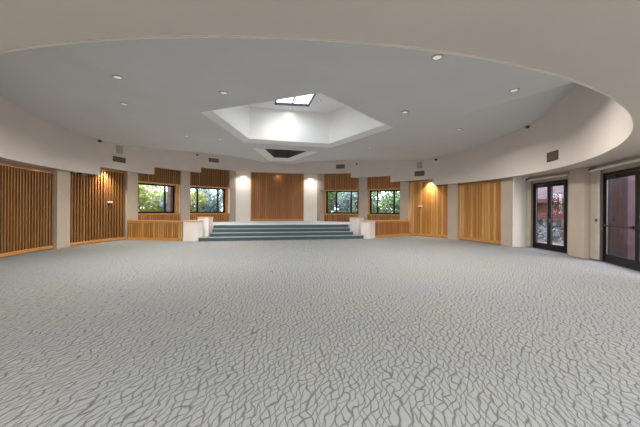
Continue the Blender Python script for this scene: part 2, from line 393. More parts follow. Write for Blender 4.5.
# skylight lip (chamfer), well walls, well ceiling
mb = MB(); LIPZ = WEDGE + .12
for i in range(5):
    j = (i + 1) % 5
    mb.poly([(*PO[i][:2], WEDGE), (*PO[j][:2], WEDGE), (*PI_[j][:2], LIPZ), (*PI_[i][:2], LIPZ)])
struct(mb.build('trim_2', M['lip'], recalc=False), 'pale chamfered lip round the five-sided skylight opening')
WT = 5.79
mb = MB()
for i in range(5):
    j = (i + 1) % 5
    a, b = PI_[i], PI_[j]; k = 1 + .12 / 3.0
    mb.prism([(*a[:2], LIPZ), (*b[:2], LIPZ), (b.x * k, b.y * k, LIPZ), (a.x * k, a.y * k, LIPZ)], [(*a[:2], WT + .1), (*b[:2], WT + .1), (b.x * k, b.y * k, WT + .1), (a.x * k, a.y * k, WT + .1)])
struct(mb.build('wall_skylight', M['well']), 'bright white walls of the five-sided skylight well')
SKY = [Vector((-0.72, -1.55, 0)), Vector((0.66, -1.70, 0)), Vector((0.66, 1.78, 0)), Vector((-0.72, 1.92, 0))]  # near part is out of sight, lengthened to brighten the well
struct(plate_with_holes(ngon(3.06), [SKY], WT, 'ceiling', M['lip']), 'white top of the skylight well with the roof window')
sk = sempty('window_5', (0, 1.2, WT), 'black framed roof window in the top of the skylight well')
mb = MB()
def bar2(mb, a, b, w, z0, z1):
    a, b = Vector((a[0], a[1], 0)), Vector((b[0], b[1], 0)); d = (b - a).normalized(); n = Vector((-d.y, d.x, 0)) * w / 2
    q = [a - n, b - n, b + n, a + n]; mb.prism([(p.x, p.y, z0) for p in q], [(p.x, p.y, z1) for p in q])
for i in range(4): bar2(mb, SKY[i], SKY[(i + 1) % 4], .06, WT - .01, WT + .09)
mb.build('frame', M['black'], sk)
mb = MB(); bar2(mb, ((SKY[0] + SKY[1]) / 2)[:2], ((SKY[2] + SKY[3]) / 2)[:2], .05, WT + .0, WT + .08); mb.build('mullion', M['black'], sk)
mb = MB(); mb.prism([(p.x, p.y, WT + .10) for p in SKY], [(p.x, p.y, WT + .11) for p in SKY]); mb.build('glass_pane', M['glass'], sk)
# shallow recess towards the stage, its unlit shade painted dark
mb = MB()
for i in range(4):
    j = (i + 1) % 4; mb.poly([(*TO[i][:2], WEDGE), (*TO[j][:2], WEDGE), (*TI[j][:2], WEDGE + .08), (*TI[i][:2], WEDGE + .08)])
struct(mb.build('trim_3', M['lip'], recalc=False), 'pale lip round the small wedge-shaped recess before the stage')
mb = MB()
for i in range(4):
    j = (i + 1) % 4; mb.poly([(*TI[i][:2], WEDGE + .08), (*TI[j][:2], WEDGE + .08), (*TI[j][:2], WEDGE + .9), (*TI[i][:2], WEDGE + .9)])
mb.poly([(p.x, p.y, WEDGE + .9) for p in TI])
struct(mb.build('wall_recess', M['recess_shade'], recalc=False), 'inside of the small ceiling recess, its shade painted dark')

# ------------------------------------------------------------------ walls
def slat_panel(name, label, cat, a0, a1, z0, z1, m_slat, m_back, pitch=0.118, fill=0.55, depth=0.05, r=8.40, base=0.12, top=0.05, group=None, trimmat='trim_wood', side=False):
    mid = (a0 + a1) / 2
    t = thing(name, label, cat, P(mid, r, z0), group)
    zt_ = (lambda a: min(z1, soffit_z(a) - .01))
    q = MB(); br = [b for b in (-50, -32.5, 32.5, 50) if min(a0, a1) < b < max(a0, a1)]; es = [a0] + br + [a1]
    for u, v in zip(es, es[1:]): q.sector(u, v, r + depth, r + depth + .03, z0, zt_((u + v) / 2))
    q.build('backing', m_back, t)
    mb = MB(); n = int(abs(a1 - a0) * pi / 180 * r / pitch); da = (a1 - a0) / n
    for i in range(n):
        ac = a0 + (i + .5) * da; h = da * fill / 2
        mb.sector(ac - h, ac + h, r, r + depth + .005, z0 + base * .9, zt_(ac) - top * .9, 30)
    mb.build('slats', m_slat, t)
    if base: MB().sector(a0, a1, r - .015, r + depth, z0 + (.0 if z0 > .1 else .02), z0 + base).build('baseboard', M[trimmat], t)
    if top: MB().sector(a0, a1, r - .005, r + depth, z1 - top, z1).build('top_rail', M[trimmat], t)
    if side:
        w = .05 / r * 57.3; s_ = 1 if a1 > a0 else -1
        MB().sector(a0, a0 + s_ * w, r - .01, r + depth, z0, z1).build('side_trim', M[trimmat], t)
        MB().sector(a1 - s_ * w, a1, r - .01, r + depth, z0, z1).build('side_trim', M[trimmat], t)
    return t
# backing wall behind everything
def backwall(a0, a1, r, z0, z1, name, label, m_='taupe'):
    return struct(MB().sector(a0, a1, r, r + .12, z0, z1).build(name, M[m_]), label)
backwall(-98, -55, 8.50, 0, 3.3, 'wall_left', 'plaster wall carrying the slatted panels at left')
backwall(55, 93, 8.50, 0, 3.3, 'wall_right', 'plaster wall carrying the slatted panels at right')
struct(MB().box(-3.1, 3.1, 8.57, 8.7, STAGE, 3.86).build('wall_back', M['taupe']), 'plaster wall behind the centre of the stage')

slat_panel('slatted_wall_panel', 'dark slatted wood wall panel at the far left edge, nearest the camera', 'wall panel', -98, -79.6, 0, 2.62, M['slat_dark'], M['slat_back'], pitch=.112, fill=.42, depth=.10)
slat_panel('slatted_wall_panel', 'slatted wood wall panel lit by a spotlight, between two left columns', 'wall panel', -75.9, -58.6, 0, 3.02, M['slat_dark'], M['slat_back'], pitch=.125, fill=.46, depth=.10)
slat_panel('slatted_wall_panel', 'golden slatted wall panel lit by a spotlight, right of the stage windows', 'wall panel', 57.4, 73.3, 0, 3.02, M['slat_gold'], M['slat_back_gold'], pitch=.15, fill=.80, depth=.035, base=.15)
slat_panel('slatted_wall_panel', 'golden slatted wall panel beside the wall end near the glass doors', 'wall panel', 77.1, 92.9, 0, 2.66, M['slat_gold'], M['slat_back_gold'], pitch=.15, fill=.80, depth=.035, base=.15, side=True)

# centre of the stage: boards, white flanking panels
cz = STAGE
t = thing('wood_backdrop_panel', 'wide brown board backdrop centred on the back of the stage', 'wall panel', (0, 8.45, cz))
mb = MB().box(-1.66, 1.66, 8.47, 8.52, cz, 3.80); mb.build('backing', M['slat_back'], t)
mb = MB(); n = 24; w = 3.24 / n
for i in range(n): mb.box(-1.62 + i * w + .006, -1.62 + (i + 1) * w - .006, 8.44, 8.475, cz + .12, 3.76)
mb.build('boards', M['slat_center'], t)
MB().box(-1.66, 1.66, 8.41, 8.47, cz, cz + .13).build('baseboard', M['trim_wood'], t)
for s in (-1, 1): MB().box(s * 1.66 - .03, s * 1.66 + .03, 8.41, 8.47, cz, 3.80).build('side_trim', M['trim_wood'], t)
for s, nm in ((-1, 'left'), (1, 'right')):
    t = thing('white_side_panel', 'tall white plaster panel immediately %s of the brown backdrop' % nm, 'wall panel', (s * 2.15, 8.5, cz))
    x0, x1 = sorted((s * 1.70, s * 2.60))
    MB().box(x0, x1, 8.48, 8.56, cz, 3.39).build('panel', M['white'], t)
    MB().box(x0, x1, 8.44, 8.56, 3.40, 3.78).build('header', M['white'], t)

# columns
def column(a0, a1, r0, r1, z0, z1, label):
    t = MB().sector(a0, a1, r0, r1, z0, z1, 2).build('column', M['taupe']); struct(t, label); return t
for s, nm in ((-1, 'left'), (1, 'right')):
    # inner stage column is a flat box beside the white panel
    mb = MB(); x0, x1 = sorted((s * 2.60, s * 3.06)); mb.box(x0, x1, 8.33, 8.75, STAGE, S3 + .02)
    struct(mb.build('column', M['taupe']), 'taupe column between the white panel and the inner %s window' % nm)
    A = (35.8, 39.5) if s > 0 else (-39.6, -36.2)
    column(A[0], A[1], 8.30, 8.95, STAGE, S2 + .02, 'taupe column between the two %s windows' % nm)
    A = (53.8, 57.4) if s > 0 else (-58.5, -55.0)
    column(A[0], A[1], 8.28, 8.95, 0, S1 + .02, 'taupe column between the outer %s window and the lit slatted panel' % nm)
    A = (73.3, 77.1) if s > 0 else (-79.6, -75.9)
    column(A[0], A[1], 8.30, 8.6, 0, S0 + .02, 'taupe column between the two %s slatted panels' % nm)
column(92.9, 96.6, 8.36, 8.62, 0, S0 + .02, 'taupe column at the end of the right slatted wall')
struct(MB().sector(96.0, 97.0, 8.40, 9.35, 0, S0 + .02).build('wall_return', M['white']), 'wall end beside the first glass door, door daylight painted as white')  # side of the taupe column; daylight from the doors put into its white
mb = MB()
# big column between the two door bays, rounded front corners
def colpoly(pts, z0, z1): mb.prism([(p[0], p[1], z0) for p in pts], [(p[0], p[1], z1) for p in pts])
ps = [P(109.6, 9.30), P(109.6, 9.0), P(109.9, 8.90), P(110.6, 8.84), P(112, 8.83), P(113.6, 8.85), P(114.4, 8.88), P(114.8, 8.97), P(114.9, 9.30)]
colpoly(ps, 0, S0 + .02)
struct(mb.build('column', M['taupe']), 'wide rounded taupe column between the two glass door bays')

# walls round the windows and window units
win_labels = {(-1, 0): 'outer left window with a black frame and sunlit yellow leaves behind', (-1, 1): 'inner left window with a black frame beside the left stage column', (1, 1): 'inner right window with a black frame beside the right stage column', (1, 0): 'outer right window with a black frame and dark green leaves behind'}
wn = 0
def lin(a0, a1, r, t):  # point on the straight chord between two angles
    return P(a0, r).lerp(P(a1, r), t)
def chordbox(mb, a0, a1, r, t0, t1, z0, z1, d0, d1):
    p, q = lin(a0, a1, r, t0), lin(a0, a1, r, t1); e = (P(a1, r) - P(a0, r)).normalized(); n = Vector((e.y, -e.x, 0))
    if n.dot(p) < 0: n = -n
    b = [p + n * d0, q + n * d0, q + n * d1, p + n * d1]
    mb.prism([(v.x, v.y, z0) for v in b], [(v.x, v.y, z1) for v in b])
BAYS = [(-1, 0, -54.9, -39.4, S2, (.30, .765)), (-1, 1, -36.3, -20.4, S3, (.27, .72)), (1, 1, 20.4, 36.0, S3, (.30, .74)), (1, 0, 39.3, 54.0, S2, (.28, .72))]
MULL = {(-1, 0): (.115, .70), (-1, 1): (.25, .74), (1, 1): (.33, .74), (1, 0): (.27, .74)}
for s, k, a0, a1, zs, _ in BAYS:
    wn += 1
    nm = 'left' if s < 0 else 'right'; io = 'inner' if k else 'outer'
    mid = (a0 + a1) / 2
    mj = .95 * 1
    # the jamb nearest the centre of the stage is the one the photo shows
    e = (a1 - a0)
    ti, to = .045, (.92 if s < 0 else .955)
    W_ = sempty('window_%d' % wn, P(mid, 8.75, 1.17), win_labels[(s, k)])
    RG = 8.72
    fm = MB(); fw = .042
    chordbox(fm, a0, a1, RG, ti, ti + fw, 1.17, 2.64, 0, .07); chordbox(fm, a0, a1, RG, to - fw, to, 1.17, 2.64, 0, .07)
    chordbox(fm, a0, a1, RG, ti, to, 1.17, 1.25, 0, .07); chordbox(fm, a0, a1, RG, ti, to, 2.56, 2.64, 0, .07)
    fm.build('frame', M['black'], W_)
    for tm in MULL[(s, k)]:
        q = MB(); chordbox(q, a0, a1, RG, tm - .02, tm + .02, 1.2, 2.6, .01, .06); q.build('mullion', M['black'], W_)
    g = MB(); chordbox(g, a0, a1, RG, ti, to, 1.2, 2.6, .03, .036); g.build('glass_pane', M['glass'], W_)
    # wood reveal: jambs, sill and head
    q = MB(); chordbox(q, a0, a1, RG, ti - .035, ti, 1.12, 2.70, -.26, .08); q.build('jamb', M['trim_wood'], W_)
    if s < 0:
        q = MB(); chordbox(q, a0, a1, RG, .955, 1.0, 1.10, 2.70, -.27, .06); q.build('plaster_reveal', M['white'], W_)['label'] = 'white plaster reveal'
    q = MB(); chordbox(q, a0, a1, RG, to, to + .035, 1.12, 2.70, -.26, .08); q.build('jamb', M['trim_wood'], W_)
    q = MB(); chordbox(q, a0, a1, RG, .0, 1.0, 1.10, 1.17, -.30, .08); q.build('sill', M['trim_wood'], W_)
    q = MB(); chordbox(q, a0, a1, RG, .0, 1.0, 2.64, 2.70, -.28, .08); q.build('head', M['cap_wood'], W_)
    # slatted fields above and below
    slat_panel('slatted_header_panel', 'slatted wood strip above the %s %s window' % (io, nm), 'wall panel', a0, a1, 2.70, zs - .01, M['slat_mid'] if s > 0 else M['slat_dark'], M['slat_back'], pitch=.105, fill=.66 if s < 0 else .72, depth=.035, base=0, top=0)
    slat_panel('slatted_sill_panel', 'short slatted wood strip below the %s %s window' % (io, nm), 'wall panel', a0, a1, STAGE, 1.10, M['slat_mid'], M['slat_back'], pitch=.105, fill=.7, depth=.035, base=0, top=0)
    # masonry around it
    q = MB(); q.sector(a0 - 2, a1 + 2, 8.48, 8.85, STAGE, 1.10); q.sector(a0 - 2, a1 + 2, 8.47, 8.85, 2.70, 3.9)
    struct(q.build('wall_stage_%s' % nm, M['taupe']))

# ------------------------------------------------------------------ stage platform and steps
mb = MB()
edge_y = 3.99
fr = [(-3.36, 3.99), (3.23, 3.99)]
# left and right low-wall lines: the platform runs behind them
LWl = (-6.98, 4.28); LWr = (6.98, 4.38)
top = [(-3.36, 3.99), (3.23, 3.99), (3.30, 4.26), (4.02, 4.26), (4.42, 3.62), (6.86, 4.55)]
for lo_, hi_, r_ in ((54.5, 53.9, 8.26), (53.7, 39.6, 8.46), (39.4, 35.9, 8.28), (35.7, 20.8, 8.46)):
    n_ = max(1, int((lo_ - hi_) / 5)); top += [tuple(P(lo_ + (hi_ - lo_) * i / n_, r_)[:2]) for i in range(n_ + 1)]
top += [(3.06, 8.31), (2.60, 8.31), (2.60, 8.56), (-2.60, 8.56), (-2.60, 8.31), (-3.06, 8.31)]
for lo_, hi_, r_ in ((-20.8, -36.1, 8.46), (-36.3, -39.5, 8.28), (-39.7, -54.9, 8.46), (-55.1, -55.8, 8.26)):
    n_ = max(1, int((lo_ - hi_) / 5)); top += [tuple(P(lo_ + (hi_ - lo_) * i / n_, r_)[:2]) for i in range(n_ + 1)]
top += [(-6.90, 4.50), (-4.52, 3.74), (-4.08, 4.28), (-3.42, 4.28)]
mb.prism([(x, y, 0) for x, y in top], [(x, y, STAGE) for x, y in top])
st = thing('stage_platform', 'raised carpeted stage platform reached by four dark teal steps', 'stage', (0, 3, 0))
mb.build('platform', M['carpet_stage_lit'], st)
SX = [(-3.84, 3.70, 3.0), (-3.44, 3.28, 3.33), (-3.37, 3.22, 3.66)]
for i, (x0, x1, y0) in enumerate(SX):
    z = .165 * (i + 1)
    q = MB().box(x0, x1, y0 + .02, y0 + .35, 0, z - .03); s_ = q.build('step', M['carpet_teal'], st)
    MB().box(x0, x1, y0, y0 + .349, z - .03, z).build('tread', M['tread'], s_)
MB().box(-3.36, 3.23, 3.965, 3.989, .49, STAGE - .03).build('step', M['carpet_teal'], st)
MB().box(-3.36, 3.23, 3.945, 3.989, STAGE - .03, STAGE + .003).build('stage_nosing', M['tread'], st)

# piers and low slatted walls
def pier(cx_, cy_, w, d, rot, z0, z1, label):
    t = thing('stair_pier', label, 'pier', (cx_, cy_, 0))
    mt = Matrix.Translation((cx_, cy_, 0)) @ Matrix.Rotation(radians(rot), 4, 'Z')
    MB().box(-w / 2, w / 2, -d / 2, d / 2, z0, z1 - .045, mt).build('pedestal', M['pier'], t, bevel=.008)
    MB().box(-w / 2 - .02, w / 2 + .02, -d / 2 - .02, d / 2 + .02, z1 - .045, z1, mt).build('cap', M['cap_wood'], t, bevel=.006)
pier(-4.13, 3.36, .66, .50, -22, 0, .90, 'white pier with a wood cap at the left foot of the steps')
pier(4.02, 3.24, .56, .50, 36, 0, .90, 'white pier with a wood cap at the right foot of the steps')
pier(-3.72, 3.98, .50, .54, -14, 0, 1.04, 'white pier with a wood cap standing higher, behind the left foot pier')
pier(3.66, 3.86, .50, .54, 30, 0, 1.04, 'white pier with a wood cap standing higher, behind the right foot pier')
def low_wall(p, q, side, label, m_, mb_):
    p, q = Vector((*p, 0)), Vector((*q, 0)); e = (q - p).normalized(); n = Vector((e.y, -e.x, 0)); L = (q - p).length
    if n.y > 0: n = -n
    mt = Matrix(((e.x, n.x, 0, p.x), (e.y, n.y, 0, p.y), (0, 0, 1, 0), (0, 0, 0, 1)))
    t = thing('low_slatted_wall', label, 'low wall', p.lerp(q, .5))
    MB().box(0, L, -.12, .0, 0, .83, mt).build('backing', mb_, t)
    k = MB(); N = int(L / .105); w = L / N
    for i in range(N): k.box(i * w + w * .21, (i + 1) * w - w * .21, -.01, .035, .10, .79, mt)
    k.build('slats', m_, t)
    MB().box(0, L, 0, .05, 0.0, .12, mt).build('baseboard', M['trim_wood'], t)
    MB().box(0, L, 0, .045, .76, .83, mt).build('top_rail', M['trim_wood'], t)
    MB().box(0, L, -.28, .06, .83, .875, mt).build('cap', M['trim_wood'], t)
low_wall((-4.55, 3.35), LWl, -1, 'low slatted wood wall running from the left pier to the left column', M['slat_gold'], M['slat_back'])
low_wall((4.42, 3.36), LWr, 1, 'low slatted wood wall running from the right pier to the right column', M['slat_mid'], M['slat_back'])

# ------------------------------------------------------------------ glass door bays at right
def door_bay(num, a_mid, half, x_l, x_r, label, leaves, barz=None, tint='glass_door', top=2.47, ap=9.0):
    """chord of apothem 9.0 centred at a_mid; x_l/x_r are offsets (m) along it, growing away from the stage"""
    c = P(a_mid, ap); e = Vector((cos(radians(a_mid)), -sin(radians(a_mid)), 0)); n = P(a_mid, 1)
    mt = Matrix(((e.x, n.x, 0, c.x), (e.y, n.y, 0, c.y), (0, 0, 1, 0), (0, 0, 0, 1)))
    D = sempty('door_%d' % num, c, label)
    f = MB(); f.box(x_l, x_l + .06, -.02, .10, 0, top, mt); f.box(x_r - .06, x_r, -.02, .10, 0, top, mt); f.box(x_l, x_r, -.02, .10, top - .07, top, mt); f.box(x_l, x_r, 0, .10, 0, .025, mt)
    f.build('door_frame', M['black'], D)
    wl = (x_r - x_l - .12) / leaves
    for i in range(leaves):
        a = x_l + .06 + i * wl + .005; b = a + wl - .01; s_ = .085
        L = MB(); L.box(a, a + s_, 0, .05, .03, top - .08, mt); L.box(b - s_, b, 0, .05, .03, top - .08, mt)
        L.box(a + s_, b - s_, 0, .05, top - .08 - .10, top - .08, mt); L.box(a + s_, b - s_, 0, .05, .03, .23, mt)
        lf = L.build('door_leaf', M['black'], D)
        MB().box(a + s_, b - s_, .02, .026, .23, top - .18, mt).build('glass_pane', M[tint], lf)
        q = MB(); q.box(a + s_ - .012, a + s_ + .006, -.004, .02, .23, top - .18, mt); q.box(b - s_ - .006, b - s_ + .012, -.004, .02, .23, top - .18, mt)
        q.build('glazing_bead', M['bead'], lf)
        if barz:
            q = MB(); q.bar(mt @ Vector((a + .03, -.06, barz)), mt @ Vector((b - .03, -.06, barz)), .018); 
            q.box(a + .02, a + .09, -.07, 0, barz - .035, barz + .035, mt); q.box(b - .09, b - .02, -.07, 0, barz - .035, barz + .035, mt)
            q.build('push_bar', M['black'], lf)
        else:
            hx = b - .05 if i == 0 else a + .05
            q = MB(); q.box(hx - .018, hx + .018, -.045, 0, .98, 1.14, mt); q.build('door_handle', M['bead'], lf)
    q = MB(); q.box(x_l + .25, x_l + .60, -.06, -.0, top - .15, top - .09, mt); q.build('door_closer', M['dark'], D)
    return mt
m1 = door_bay(1, 103.5, 6, -.80, .75, 'double glass door with a black frame between wall end and rounded column', 2)
m2 = door_bay(2, 122.3, 9, -.70, 2.0, 'double glass door with black frame and push bars at the right edge', 2, barz=1.02)
# walls over and beside the doors
def mbox(m, *a, **k): return MB().box(*a, m)
q = MB(); q.box(-1.2, 1.2, .02, .14, 2.47, 2.80, m1); q.box(-1.1, -.80, .0, .12, 0, 2.8, m1); q.box(.75, 1.1, .0, .12, 0, 2.8, m1)
struct(q.build('wall_right', M['taupe']), 'plaster round the first glass door')
q = MB(); q.box(-1.2, 2.4, .02, .14, 2.47, 2.80, m2); q.box(-1.15, -.70, .0, .12, 0, 2.8, m2); q.box(2.0, 2.5, .0, .12, 0, 2.8, m2)
struct(q.build('wall_right', M['taupe']), 'plaster round the glass door at the right edge')

# blinds: head rail + stacked vanes
def blind(m, x0, x1, sx0, sx1, label, zt=2.62, cord=False, flare=0):
    t = thing('vertical_blind', label, 'blind', m @ Vector(((x0 + x1) / 2, -.1, zt)))
    MB().box(x0, x1, -.15, -.09, zt - .05, zt, m).build('head_rail', M['offwhite'], t)
    MB().box(x0, x1, -.075, -.035, zt - .03, zt + .02, m).build('head_rail', M['offwhite'], t)
    q = MB(); q.box(x0 - .02, x0 + .05, -.16, -.03, zt - .02, zt + .05, m); q.build('bracket', M['dark'], t)
    k = MB(); n = max(3, int((sx1 - sx0) / .05)); w = (sx1 - sx0) / n
    for i in range(n):
        xa = sx0 + i * w; 
        b = [m @ Vector(p) for p in ((xa, -.15, .05), (xa + w * .95, -.10, .05), (xa + w * .95 + .004, -.105, .05), (xa + .004, -.155, .05))]
        tp = [m @ Vector(p) for p in ((xa + flare, -.15, zt - .05), (xa + w * .95 + flare * .5, -.10, zt - .05), (xa + w * .95 + .004 + flare * .5, -.105, zt - .05), (xa + .004 + flare, -.155, zt - .05))]
        k.prism(b, tp)
    k.build('vanes', M['blind'], t)
    if cord:
        q = MB(); q.box(sx1 - .05, sx1 - .015, -.19, -.15, 1.12, 1.20, m); q.build('cord_weight', M['dark'], t)
blind(m1, -.98, .88, -.96, -.80, 'beige vertical blind drawn back, with white head rail over the first glass door')
blind(m2, -1.10, 2.05, -1.02, -.66, 'beige vertical blind drawn back beside the rounded column, white head rail', cord=True)

# rest of the room (beyond the frame, closes the space)
q = MB()
q.sector(-130, -98, 9.0, 9.12, 0, S0 + .02)
struct(q.build('wall_left', M['plaster']), 'plain beige wall towards the entrance at left')
q = MB(); q.sector(-98, -97.2, 8.40, 9.12, 0, S0 + .02); struct(q.build('wall_left', M['plaster']))
for s, nm in ((-1, 'left'), (1, 'right')):
    a = P(s * 135, 9.0) if s > 0 else P(-130, 9.05)
    x0, x1 = sorted((a.x, a.x + s * .12)); q = MB().box(x0, x1, -13.0, a.y, 0, S0 + .02)
    struct(q.build('wall_%s' % nm, M['plaster']), 'plain beige side wall of the entrance area, %s' % nm)
# rear wall: unseen glazing, added to let daylight in
q = MB(); q.box(-7.1, -5.6, -13.0, -12.88, 0, S0 + .02); q.box(5.6, 7.1, -13.0, -12.88, 0, S0 + .02); q.box(-5.6, 5.6, -13.0, -12.88, 2.5, S0 + .02)
struct(q.build('wall_rear', M['plaster']), 'wall round the added glazing behind the camera')
rw = sempty('window_6', (0, -12.94, 0), 'unseen black framed glazing added behind the camera for daylight')
q = MB()
for i in range(9): q.box(-5.6 + i * 1.4 - .04, -5.6 + i * 1.4 + .04, -12.98, -12.9, 0, 2.5)
q.box(-5.6, 5.6, -12.98, -12.9, 0, .08); q.box(-5.6, 5.6, -12.98, -12.9, 2.42, 2.5); q.build('frame', M['black'], rw)
q = MB(); q.box(-5.6, 5.6, -12.945, -12.94, .05, 2.45); q.build('glass_pane', M['glass'], rw)

# ------------------------------------------------------------------ things on the fascia
def frame_at(rel, r, z):
    """matrix: x along the wall (clockwise), y outwards, z up"""
    c = P(rel, r, z); e = Vector((cos(radians(rel)), -sin(radians(rel)), 0)); n = P(rel, 1)
    return Matrix(((e.x, n.x, 0, c.x), (e.y, n.y, 0, c.y), (0, 0, 1, c.z), (0, 0, 0, 1)))
def vent(rel, z, w, h, label):
    m = frame_at(rel, R_DRUM, z)
    t = thing('air_vent', label, 'air vent', m.translation, 'air vents on the curved fascia')
    q = MB(); b = .025
    q.box(-w / 2, w / 2, -.02, .015, h / 2 - b, h / 2, m); q.box(-w / 2, w / 2, -.02, .015, -h / 2, -h / 2 + b, m); q.box(-w / 2, -w / 2 + b, -.02, .015, -h / 2, h / 2, m); q.box(w / 2 - b, w / 2, -.02, .015, -h / 2, h / 2, m)
    q.build('frame', M['vent'], t)
    MB().box(-w / 2 + b, w / 2 - b, .0, .012, -h / 2 + b, h / 2 - b, m).build('backing', M['vent_dark'], t)
    q = MB(); n = max(4, int(h / .045))
    for i in range(n):
        z0 = -h / 2 + b + (h - 2 * b) * (i + .15) / n
        q.box(-w / 2 + b, w / 2 - b, -.012, .002, z0, z0 + (h - 2 * b) / n * .82, m)
    q.build('louvres', M['vent'], t)
vent(-62.0, 3.50, .58, .22, 'brown air vent on the fascia below a speaker, above the lit left panel')
vent(-27.5, 4.19, .58, .22, 'brown air vent on the fascia above the inner left window')
vent(27.8, 4.14, .56, .25, 'brown air vent on the fascia above the inner right window')
vent(62.4, 3.41, .58, .26, 'brown air vent on the fascia below a speaker, above the lit right panel')
vent(112.7, 3.13, .56, .30, 'large brown air vent on the fascia above the glass doors')
def speaker(rel, z, label):
    m = frame_at(rel, R_DRUM, z)
    t = thing('wall_speaker', label, 'speaker', m.translation, 'wall speakers on the curved fascia')
    MB().box(-.15, .15, -.035, .02, -.17, .17, m).build('cabinet', M['speaker'], t, bevel=.01)
    MB().box(-.13, .13, -.045, -.033, -.15, .15, m).build('grille', M['speaker'], t)
speaker(-62.0, 3.93, 'small grey square speaker above the air vent at left')
speaker(62.4, 3.88, 'small grey square speaker above the air vent at right')
def sensor(rel, z, label):
    m = frame_at(rel, R_DRUM, z)
    t = thing('wall_sensor', label, 'sensor', m.translation, 'dark sensors on the curved fascia')
    R = m @ Matrix.Rotation(radians(90), 4, 'X'); R.translation = (0, 0, 0)
    MB().lathe(m @ Vector((0, 0, 0)), [(.055, -.01), (.055, .02), (.03, .035)], 12, R).build('mount', M['offwhite'], t)
    q = MB(); q.box(-.05, .05, -.13, -.03, -.045, .035, m); q.build('housing', M['dark'], t, bevel=.012)
sensor(-68.8, 4.07, 'small dark sensor on the left fascia near the ceiling')
sensor(-34.3, 4.36, 'small dark sensor on the fascia left of the inner left vent')
sensor(35.2, 4.26, 'small dark sensor on the fascia right of the inner right vent')
sensor(69.5, 4.03, 'small dark sensor on the fascia right of the right speaker')
sensor(104.6, 4.38, 'dark sensor on the right fascia high above the glass doors')

def thermostat(rel, z, r, label):
    m = frame_at(rel, r, z)
    t = thing('wall_thermostat', label, 'thermostat', m.translation)
    MB().box(-.11, .11, -.05, .01, -.03, .03, m).build('cover', M['offwhite'], t, bevel=.006)
    MB().box(-.04, .03, -.03, .01, -.12, -.03, m).build('bracket', M['dark'], t)
thermostat(-63.6, 1.66, 8.39, 'small white box on a dark bracket on the lit left slatted panel')
thermostat(61.9, 1.64, 8.39, 'small white box on a dark bracket on the lit right slatted panel')

# ------------------------------------------------------------------ downlights
def area(name, loc, size, power, col=(1, .93, .84), rot=(0, 0, 0), parent=None, spread=pi):
    l = bpy.data.lights.new(name, 'AREA'); l.shape = 'DISK'; l.size = size; l.energy = power; l.color = col; l.spread = spread
    o = bpy.data.objects.new(name, l); COL.objects.link(o)
    if parent: o.parent = parent; o.location = Vector(loc) - parent_world(parent)
    else: o.location = loc
    o.rotation_euler = rot
    return o
K = 1.0
def downlight(x, y, z, label, power=60, warm=False, r=.085, spread=155, tilt=None):
    t = thing('recessed_downlight', label, 'ceiling light', (x, y, z), 'recessed ceiling downlights')
    MB().lathe((x, y, z), [(r + .03, .0), (r + .03, -.012), (r, -.016), (r - .008, -.004), (r - .008, .0)], 20).build('trim_ring', M['metal'], t)
    MB().lathe((x, y, z - .006), [(r - .01, 0), (r - .01, .004)], 20).build('lamp', M['lamp_warm' if warm else 'lamp'], t)
    area('downlight_bulb', (x, y, z - .03), r * 2, power * K, (1, .82, .58) if warm else (1, .94, .87), parent=t, spread=radians(spread), rot=tilt or (0, 0, 0))
L = [(-4.55, -3.06, 'ceiling downlight at far left of the raised ceiling, nearer of two'), (-5.15, -1.14, 'ceiling downlight at far left of the raised ceiling, farther of two'),
     (-4.13, 1.94, 'tiny ceiling downlight left of the skylight near the fascia'), (-2.95, 2.30, 'tiny ceiling downlight close beside the left corner of the skylight'),
     (1.72, -5.5, 'bright-rimmed ceiling downlight right of centre, nearest the camera'), (4.42, -4.64, 'ceiling downlight at right near the long ceiling crease'),
     (5.6, -1.3, 'ceiling downlight on the sloping right side below the crease'), (2.7, -2.6, 'ceiling downlight just right of the skylight'),
     (-2.35, -2.75, 'ceiling downlight just left of the skylight near edge'), (3.6, 2.07, 'tiny ceiling downlight right of the skylight towards the stage')]
def ceil_z(x, y):
    if abs(x) <= CR0 - CR1 * y: return WEDGE
    # on the side facet: rows of constant y run from crease to drum
    xc = CR0 - CR1 * y; xd = math.sqrt(max(0, RW * RW - y * y)); rel = degrees(atan2(xd, y)); u = (abs(x) - xc) / (xd - xc)
    return WEDGE + (ft(rel) - WEDGE) * u
for x, y, lb in L: downlight(x, y, ceil_z(x, y) - .004, lb, 75)
downlight(.95, 1.05, WT - .004, 'downlight in the white top of the skylight well', 2)
downlight(-.05, 2.2, WT - .004, 'small downlight in the well top beside the roof window', 1.5)
# unseen lamps added in the low soffit, over and behind the camera, for brightness
for i, a in enumerate((146, 163, 180, 197, 214)):
    p = P(a, 10.6); downlight(p.x, p.y, S0 - .004, 'added soffit downlight out of view over the entrance area, number %s along the curve' % ('first', 'second', 'third', 'fourth', 'fifth')[i], 60)
# wall washers in the raised soffit steps and over the stage
downlight(*P(-65.4, 8.23, 0)[:2], S1 - .004, 'warm spotlight washing the left slatted panel', 30, True, .05, 105)
downlight(*P(66.0, 8.23, 0)[:2], S1 - .004, 'warm spotlight washing the right slatted panel', 30, True, .05, 105)
for x, lb in ((-2.15, 'soffit spotlight above the left white panel'), (0, 'soffit spotlight above the brown backdrop'), (2.15, 'soffit spotlight above the right white panel')):
    downlight(x, 8.29 if x == 0 else 7.97, S3 - .004, lb, 1 if x == 0 else 12, False, .04, 120, (radians(8), 0, 0))
p = P(-84.5, 8.30); downlight(p.x, p.y, S0 - .004, 'small white sprinkler in the soffit above the far left slatted panel', .2, False, .04)  # white sprinkler built from the downlight parts, lamp nearly off

# ------------------------------------------------------------------ outside
gq = MB(); gq.poly([P(a, 60, -.06) for a in range(0, -360, -10)]); struct(gq.build('floor_outside', M['ground']), 'paving and soil outside the building')

